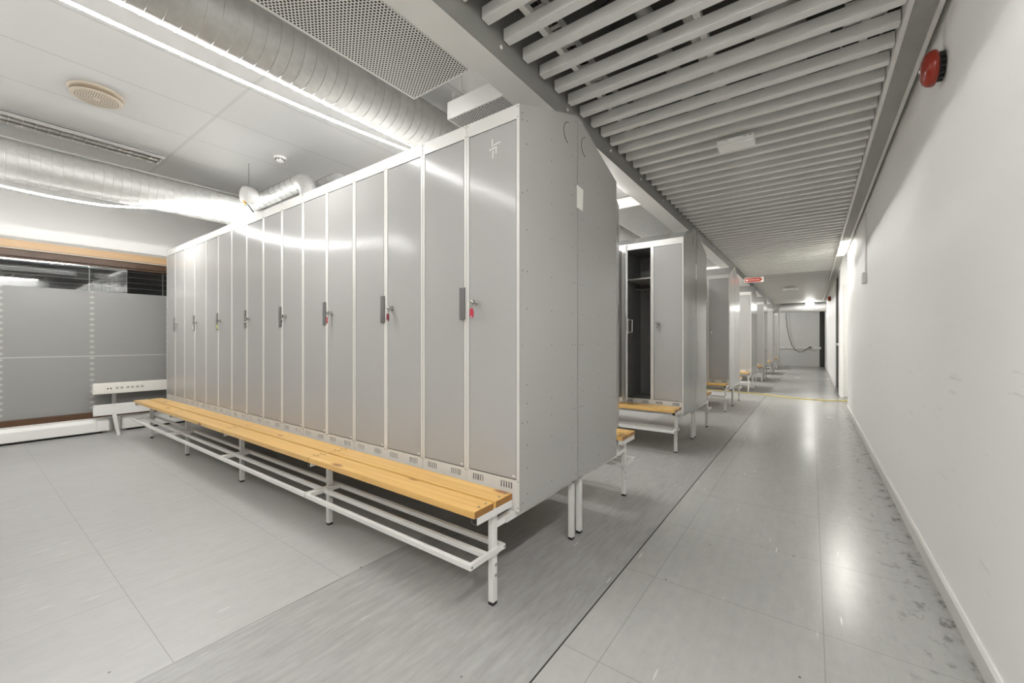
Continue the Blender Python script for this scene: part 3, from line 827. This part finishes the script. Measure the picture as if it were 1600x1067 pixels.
# ------------------------------------------------------------------ things on the tiled ceiling
t = empty('air_diffuser', (-4.19,.62,2.85))
MB().lathe([(.150,0),(.152,-.006),(.135,-.012),(.06,-.012)], (0,0,0), 'z', 40).build('ceiling_ring', M['cream'], t)
p = MB(); p.lathe([(.0,-.046),(.132,-.046),(.140,-.042),(.140,-.038),(.0,-.032)], (0,0,0), 'z', 40); p.build('front_plate', M['cream'], t)
hh = MB()
for ring in range(2,9):
    rr = .014*ring; n = int(6.5*ring)
    for i in range(n):
        a = 2*PI*i/n; hh.cyl((rr*math.cos(a),rr*math.sin(a),-.046),(rr*math.cos(a),rr*math.sin(a),-.0468),.0036,6)
hh.build('plate_hole', M['venthole'], t); MB().cyl((0,0,-.035),(0,0,0),.03,14).build('stem', M['cream'], t)
tag(t, 'round cream air diffuser with a perforated plate on the ceiling tiles', 'vent')
t = empty('smoke_detector', (-4.21,1.90,2.85))
MB().lathe([(.055,0),(.055,-.012),(.045,-.020)], (0,0,0), 'z', 24).build('base', M['screen'], t)
MB().lathe([(.034,-.020),(.036,-.034),(.028,-.046),(0,-.048)], (0,0,0), 'z', 24).build('sensor_head', M['screen'], t)
mm_ = MB()
for i in range(8): a = 2*PI*i/8; mm_.box(.0345*math.cos(a)-.004,.0345*math.cos(a)+.004,.0345*math.sin(a)-.004,.0345*math.sin(a)+.004,-.031,-.023)
mm_.build('air_slot', M['hole'], t)
tag(t, 'small white smoke detector on the ceiling tiles above the lockers', 'smoke detector')
t = empty('louvre_light', (-5.19,-.1,2.85)); L0, L1 = -2.3, 1.325
MB().box(-.100,.100,L0,L1,-.004,-.0005).build('reflector', M['plate'], t)
lv = MB()
for x in (-.098,0,.098): lv.add([(x-.005,L0,-.006),(x+.005,L0,-.006),(x+.002,L0,-.034),(x-.002,L0,-.034),(x-.005,L1,-.006),(x+.005,L1,-.006),(x+.002,L1,-.034),(x-.002,L1,-.034)],[(0,1,2,3),(7,6,5,4),(0,4,5,1),(1,5,6,2),(2,6,7,3),(3,7,4,0)])
y = L0
while y < L1:
    lv.box(-.098,.098,y,y+.0015,-.030,-.006); y += .072
lv.build('louvre_grid', M['louvre'], t)
tag(t, 'switched-off louvre light strip recessed in the ceiling tiles', 'ceiling light')

# ceiling light added in the door recess to brighten the aisle
def fill_light(x, y, z, mat_, label):
    t = empty('added_fill_light', (x,y,z))
    MB().box(-.31,.31,-.31,-.29,-.03,0).box(-.31,.31,.29,.31,-.03,0).box(-.31,-.29,-.29,.29,-.03,0).box(.29,.31,-.29,.29,-.03,0).build('light_frame', M['white'], t)
    MB().box(-.29,.29,-.29,.29,-.022,-.018).build('light_diffuser', mat_, t)
    return tag(t, label, 'ceiling light')
fill_light(1.10,8.90,2.62,M['pan_c'],'added square fill light inside the door recess of the aisle wall')
# perforated metal panels hung beside the beam
def perf_panel(y0, y1, label):
    t = empty('perforated_panel', (-1.4865,(y0+y1)/2,2.32)); L = (y1-y0)/2; wd = .2035
    o = MB().box(-wd+.012,wd-.012,-L+.012,L-.012,-.0005,.002).build('perforated_plate', M['perf'], t)
    c = MB(); c.box(-wd,-wd+.012,-L,L,0,.10); c.box(wd-.012,wd,-L,L,0,.10); c.box(-wd+.012,wd-.012,-L,-L+.012,0,.10); c.box(-wd+.012,wd-.012,L-.012,L,0,.10); c.box(-wd+.012,wd-.012,-L+.012,L-.012,.095,.10)
    c.build('housing', M['panelw'], t, bevel=.002)
    h = MB()
    for yy in (-L-.04,L+.04): h.cyl((-.06,yy,.105),(-.06,yy,.53),.005,8); h.cyl((-.06,yy,.515),(-.06,yy,.53),.035,16); h.box(-.065,-.055,min(yy,yy*.9),max(yy,yy*.9),.10,.107)
    h.cyl((-wd+.02,-L+.03,.10),(-wd+.02,-L+.03,.16),.004,8); h.cyl((-wd+.02,-L+.03,.15),(-wd+.02,-L+.03,.165),.010,10)
    h.build('hanger_rod', M['rail'], t)
    return tag(t, label, 'ceiling panel', 'perforated panels beside the beam')
perf_panel(-.36, 1.437, 'big white perforated ceiling panel beside the beam in front of the locker row')
perf_panel(1.68, 3.48, 'white perforated ceiling panel half hidden behind the front locker row')
perf_panel(3.79, 5.59, 'white perforated ceiling panel seen above the second locker row')
for q in range(4): perf_panel(5.90+2.11*q, 7.70+2.11*q, 'white perforated ceiling panel hidden behind the locker rows further back')
perf_panel(-2.4,-.62,'white perforated ceiling panel overhead, out of view')

# ------------------------------------------------------------------ baffle ceiling over the aisle
t = empty('baffle_ceiling', (-.405,3.,2.40))
sb = None
for k in range(-26,58):
    yy = 1.334+.15*k
    if sb is None:
        sb = MB().box(-.712,.710,-.023,.023,0,.052).build('slat', M['slat'], t, bevel=.0018)
        o = sb
    else:
        o = sb.copy(); COL.objects.link(o); o.parent = t
    o.location = (0,yy-3.,0)
for x in (-.984,-.40,.195):
    MB().box(x+.405-.014,x+.405+.014,Y0-3.+.1,10-3.,.053,.085).build('carrier_rail', M['rail'], t)
tag(t, 'grey metal slat ceiling hung over the aisle', 'slat ceiling')
# services above the slats
def pipe_y(x, z, r, y0, y1, mat_, name, label, cat):
    o = MB(); o.cyl((0,-(y1-y0)/2,0),(0,(y1-y0)/2,0),r,20)
    y = -(y1-y0)/2+.4
    while y < (y1-y0)/2: o.cyl((0,y,0),(0,y+.04,0),r+.006,20); y += 1.15
    return tag(o.build(name, mat_, loc=(x,(y0+y1)/2,z)), label, cat)
pipe_y(-.15,2.86,.125,-2.,17.5,M['duct'],'service_duct','thick steel duct above the aisle slats','duct')
pipe_y(-.72,2.80,.040,-2.,17.5,M['duct'],'service_pipe','steel pipe above the aisle slats nearer the beam','pipe')
pipe_y(-.52,2.74,.028,-2.,17.5,M['rail'],'service_pipe','thin white pipe above the aisle slats','pipe')
def tray(x, z, wd, y0, y1, label):
    t = empty('cable_tray', (x,(y0+y1)/2,z)); L = (y1-y0)/2
    g = MB(); g.box(-wd/2,-wd/2+.003,-L,L,0,.045); g.box(wd/2-.003,wd/2,-L,L,0,.045)
    y = -L
    while y < L: g.box(-wd/2,wd/2,y,y+.022,0,.004); y += .05
    g.build('tray_rungs', M['rail'], t)
    c = MB(); rnd = random.Random(5)
    for i in range(5):
        x0 = -wd/2+.02+(wd-.04)*i/4
        c.tube([(x0+rnd.uniform(-.012,.012), -L+2*L*j/30, .014+rnd.uniform(0,.012)) for j in range(31)], .007, 6)
    c.build('cables', M['cable'], t)
    return tag(t, label, 'cable tray')
tray(.205,2.58,.16,-2.,17.,'perforated cable tray above the slats beside the long light')
tray(-1.045,2.60,.10,-2.,17.,'narrow cable tray above the slats beside the beam')
rnd = random.Random(11)
c = MB()
for i in range(16):
    y = .8+.62*i+rnd.uniform(-.2,.2); z = 2.699
    c.tube([(-1.05+.14*j, y+.18*math.sin(j*.5+i)*rnd.uniform(.3,1), z+.003*math.sin(j*.9+i)) for j in range(10)], rnd.choice((.005,.007,.008)), 6)
tag(c.build('hanging_cables', M['cable']), 'dark cables looped across above the aisle slats', 'cables', kind='stuff')
for i in range(5):
    y = 1.15+1.55*i
    tag(MB().cyl((-.60,0,0),(.44,0,0),.019,14).cyl((-.2,0,0),(-.14,0,0),.03,14).build('sprinkler_pipe', M['rail'], loc=(-.36,y,2.66)), 'thin pale pipe crossing above the aisle slats', 'pipe', 'pipes crossing above the slats')

# ------------------------------------------------------------------ long louvred light along the aisle wall
t = empty('linear_light', (.366,6.8,2.38)); ya, yb = Y0+.1-6.8, 17.7-6.8
f_ = MB(); f_.box(-.058,-.040,ya,yb,0,.09); f_.box(.040,.058,ya,yb,0,.09); f_.box(-.040,.040,ya,yb,.08,.09)
f_.build('housing', M['panelw'], t, bevel=.0015)
g = MB(); y = ya
while y < yb-.01:
    g.add([(-.040,y,.004),(.040,y,.004),(.040,y+.0085,.020),(-.040,y+.0085,.020),(-.040,y+.0015,.004),(.040,y+.0015,.004),(.040,y+.0100,.020),(-.040,y+.0100,.020)],[(0,1,2,3),(7,6,5,4),(0,4,5,1),(1,5,6,2),(2,6,7,3),(3,7,4,0)]); y += .0135
g.build('louvre_grille', M['slat'], t)
MB().box(-.040,.040,7.08-6.8,8.18-6.8,-.001,.003).build('lit_diffuser', M['lamp'], t)
MB().box(-.040,.040,-2.6-6.8,1.1-6.8,-.001,.003).build('lit_diffuser', M['lamp_fill'], t)  # lit section added out of view to brighten the aisle
tag(t, 'long narrow louvred light along the top of the aisle wall', 'light')

# ------------------------------------------------------------------ emergency luminaires
def em_box(x, y, z, lit, label, hx=.1055):
    t = empty('emergency_light', (x,y,z))
    MB().box(-hx,hx,0,.128,0,.036).build('housing', M['embox'], t, bevel=.003)
    MB().box(-hx+.045,hx-.004,.008,.118,-.0025,.001).build('diffuser', M['embox'], t, bevel=.001)
    MB().box(-hx+.003,hx-.003,-.0008,.001,.0025,.0038).build('lid_seam', M['screw'], t)
    mk = MB()
    for x0, n in ((-.062,4),(.048,3),(.078,3)):
        for i in range(n): mk.box(x0+.006*i,x0+.006*i+.0042,-.0008,.0005,.024,.028+.002*(i%2))
    mk.build('printed_marks', M['screw'], t)
    MB().cyl((-.06,.06,.034),(-.06,.06,.075),.005,8).cyl((.06,.06,.034),(.06,.06,.075),.005,8).build('hanger_rod', M['rail'], t)
    return tag(t, label, 'emergency light')
em_box(-.40,2.985,2.332,False,'unlit white emergency light box under the slats in the near aisle')
em_box(-.42,12.4,2.332,False,'small unlit white emergency light under the far plank ceiling', .165)
t = empty('emergency_light', (-.05,17.6,2.20))
MB().box(-.115,.115,-.03,.03,0,.15).build('housing', M['exit'], t, bevel=.004)
MB().box(-.115,.115,-.032,.032,.148,.17).build('cover', M['white'], t); MB().cyl((0,0,.165),(0,0,.202),.006,8).build('hanger_rod', M['rail'], t)
tag(t, 'lit white emergency light in front of the crossing duct at the aisle end', 'emergency light')

# ------------------------------------------------------------------ alarm bells and the conduit box on the aisle wall
def bell(y, z, label, sc=1.):
    t = empty('alarm_bell', (XW,y,z)); t.scale = (sc,sc,sc)
    MB().lathe([(.052,0),(.060,-.004),(.062,-.03),(.066,-.034),(.066,-.044)], (0,0,0), 'x', 28).build('back_box', M['black'], t)
    rb = MB()
    for i in range(14):
        a = 2*PI*i/14; rb.box(-.043,-.006,.0605*math.cos(a)-.004,.0605*math.cos(a)+.004,.0605*math.sin(a)-.004,.0605*math.sin(a)+.004)
    rb.build('box_rib', M['black'], t)
    MB().lathe([(.070,-.040),(.078,-.046),(.081,-.060),(.078,-.085),(.066,-.108),(.045,-.122),(.020,-.128),(0,-.129)], (0,0,0), 'x', 36).build('bell_dome', M['red'], t)
    MB().lathe([(0,-.136),(.010,-.135),(.012,-.126)], (0,0,0), 'x', 14).build('dome_nut', M['chrome'], t)
    MB().cyl((-.010,0,.060),(-.010,0,.075),.010,12).build('gland', M['white'], t)
    MB().cyl((-.008,0,.075),(-.008,0,.20),.004,8).build('feed_cable', M['white'], t)
    t.scale = (.56*sc,.88*sc,.88*sc)
    return tag(t, label, 'alarm bell', 'red alarm bells on the aisle wall')
bell(2.435,2.196,'large red alarm bell high on the near aisle wall')
t_ = bell(14.2,2.23,'small distant red alarm bell high on the far aisle wall'); t_.location.x = .428; t_.location.z = 2.20
t = empty('wall_socket', (XW,5.42,1.68))
MB().box(-.035,0,-.055,.055,-.055,.055).build('box', M['white'], t, bevel=.006)
MB().box(-.038,-.034,-.040,.040,-.040,.040).build('cover', M['white'], t, bevel=.002)
MB().box(-.016,0,-.048,-.026,.055,.64).build('conduit', M['white'], t, bevel=.003)
tag(t, 'small white junction box with conduit on the aisle wall', 'junction box')

# hanging red sign
t = empty('hanging_sign', (-.845,8.6,2.155))
MB().box(-.150,.150,-.004,.004,-.045,.045).build('sign_board', M['signw'], t)
a = MB(); vs = [(-.143,-.038),(.095,-.038),(.138,0),(.095,.038),(-.143,.038)]
a.add([(x,-.0048,z) for x,z in vs]+[(x,-.0040,z) for x,z in vs], [(0,1,2,3,4),(9,8,7,6,5)]+[(i,5+i,5+(i+1)%5,(i+1)%5) for i in range(5)])
a.build('red_arrow', M['redsign'], t)
ic = MB(); ic.box(-.130,-.095,-.0056,-.0049,-.016,.008); ic.box(-.122,-.108,-.0056,-.0049,.008,.016)
ic.build('pictogram', M['signw'], t)
fc = bpy.data.curves.new('lettering','FONT'); fc.body = 'BRANNSLANGE'; fc.size = .030; fc.align_x = 'LEFT'; fc.align_y = 'CENTER'; fc.extrude = .0004
ft = bpy.data.objects.new('lettering_curve', fc); COL.objects.link(ft); bpy.context.view_layer.update()
me = bpy.data.meshes.new_from_object(ft.evaluated_get(bpy.context.evaluated_depsgraph_get())); bpy.data.objects.remove(ft)
me.materials.clear(); me.materials.append(M['signw'])
fo = bpy.data.objects.new('lettering', me); COL.objects.link(fo); fo.parent = t; fo.location = (-.084,-.0052,0); fo.rotation_euler = (PI/2,0,0); fo.scale = (.82,1,1)
MB().cyl((-.135,0,.045),(-.135,0,.25),.0012,6).cyl((.135,0,.045),(.135,0,.25),.0012,6).build('hanging_wire', M['rail'], t)
tag(t, 'red and white arrow sign hanging from the aisle slats', 'sign')

# yellow cable across the floor
pts = [(-2.6,9.62,.006),(-1.9,9.50,.006),(-1.24,9.43,.006),(-1.0,9.40,.006),(-.71,9.31,.006),(-.45,9.14,.006),(-.2,9.03,.006),(.0,9.0,.006),(.2,9.03,.006),(.42,9.15,.006),(.8,9.3,.006),(1.4,9.35,.006)]
fine = []
for i in range(len(pts)-1):
    for k in range(5): fine.append(tuple(pts[i][j]+(pts[i+1][j]-pts[i][j])*k/5 for j in range(3)))
tag(MB().tube(fine, .009, 8).build('yellow_hose', M['yellow']), 'yellow hose lying across the aisle floor', 'hose')

# end wall fittings
t = empty('socket_trunking', (-.37,Y1-.16,.75))
MB().box(-.72,.68,0,.04,-.045,.045).build('trunk_box', M['white'], t, bevel=.004)
mk = MB()
for x in (-.52,-.49,-.05,.0,.05,.30,.34,.38,.42): mk.box(x,x+.02,-.002,.001,-.012,.012)
mk.build('outlet', M['sockr'], t)
tag(t, 'white socket strip on the grey end wall of the aisle', 'socket strip')
pts = [(-.86,Y1-.22,2.2),(-.83,Y1-.22,1.7),(-.76,Y1-.22,1.25),(-.66,Y1-.22,.88),(-.54,Y1-.22,.66),(-.40,Y1-.22,.58),(-.26,Y1-.22,.62),(-.13,Y1-.215,.73),(-.08,Y1-.20,.77)]
cu = MB().tube(pts, .012, 8); cu.cyl((-.08,Y1-.20,.77),(-.02,Y1-.19,.80),.022,10)
tag(cu.build('hanging_cable', M['cable']), 'black cable hanging in a loop before the grey end wall', 'cable')

# ------------------------------------------------------------------ world, colour management
wd = bpy.data.worlds.new('World'); S.world = wd; wd.use_nodes = True
wd.node_tree.nodes['Background'].inputs[0].default_value = (.5,.52,.55,1); wd.node_tree.nodes['Background'].inputs[1].default_value = .01
S.view_settings.view_transform = 'Standard'; S.view_settings.look = 'None'; S.view_settings.gamma = 1; S.view_settings.use_curve_mapping = False
S.view_settings.exposure = 0.82
S.cycles.use_denoising = True
S.cycles.max_bounces = 14; S.cycles.diffuse_bounces = 8; S.cycles.glossy_bounces = 6
S.cycles.sample_clamp_indirect = 12
bpy.context.view_layer.update()
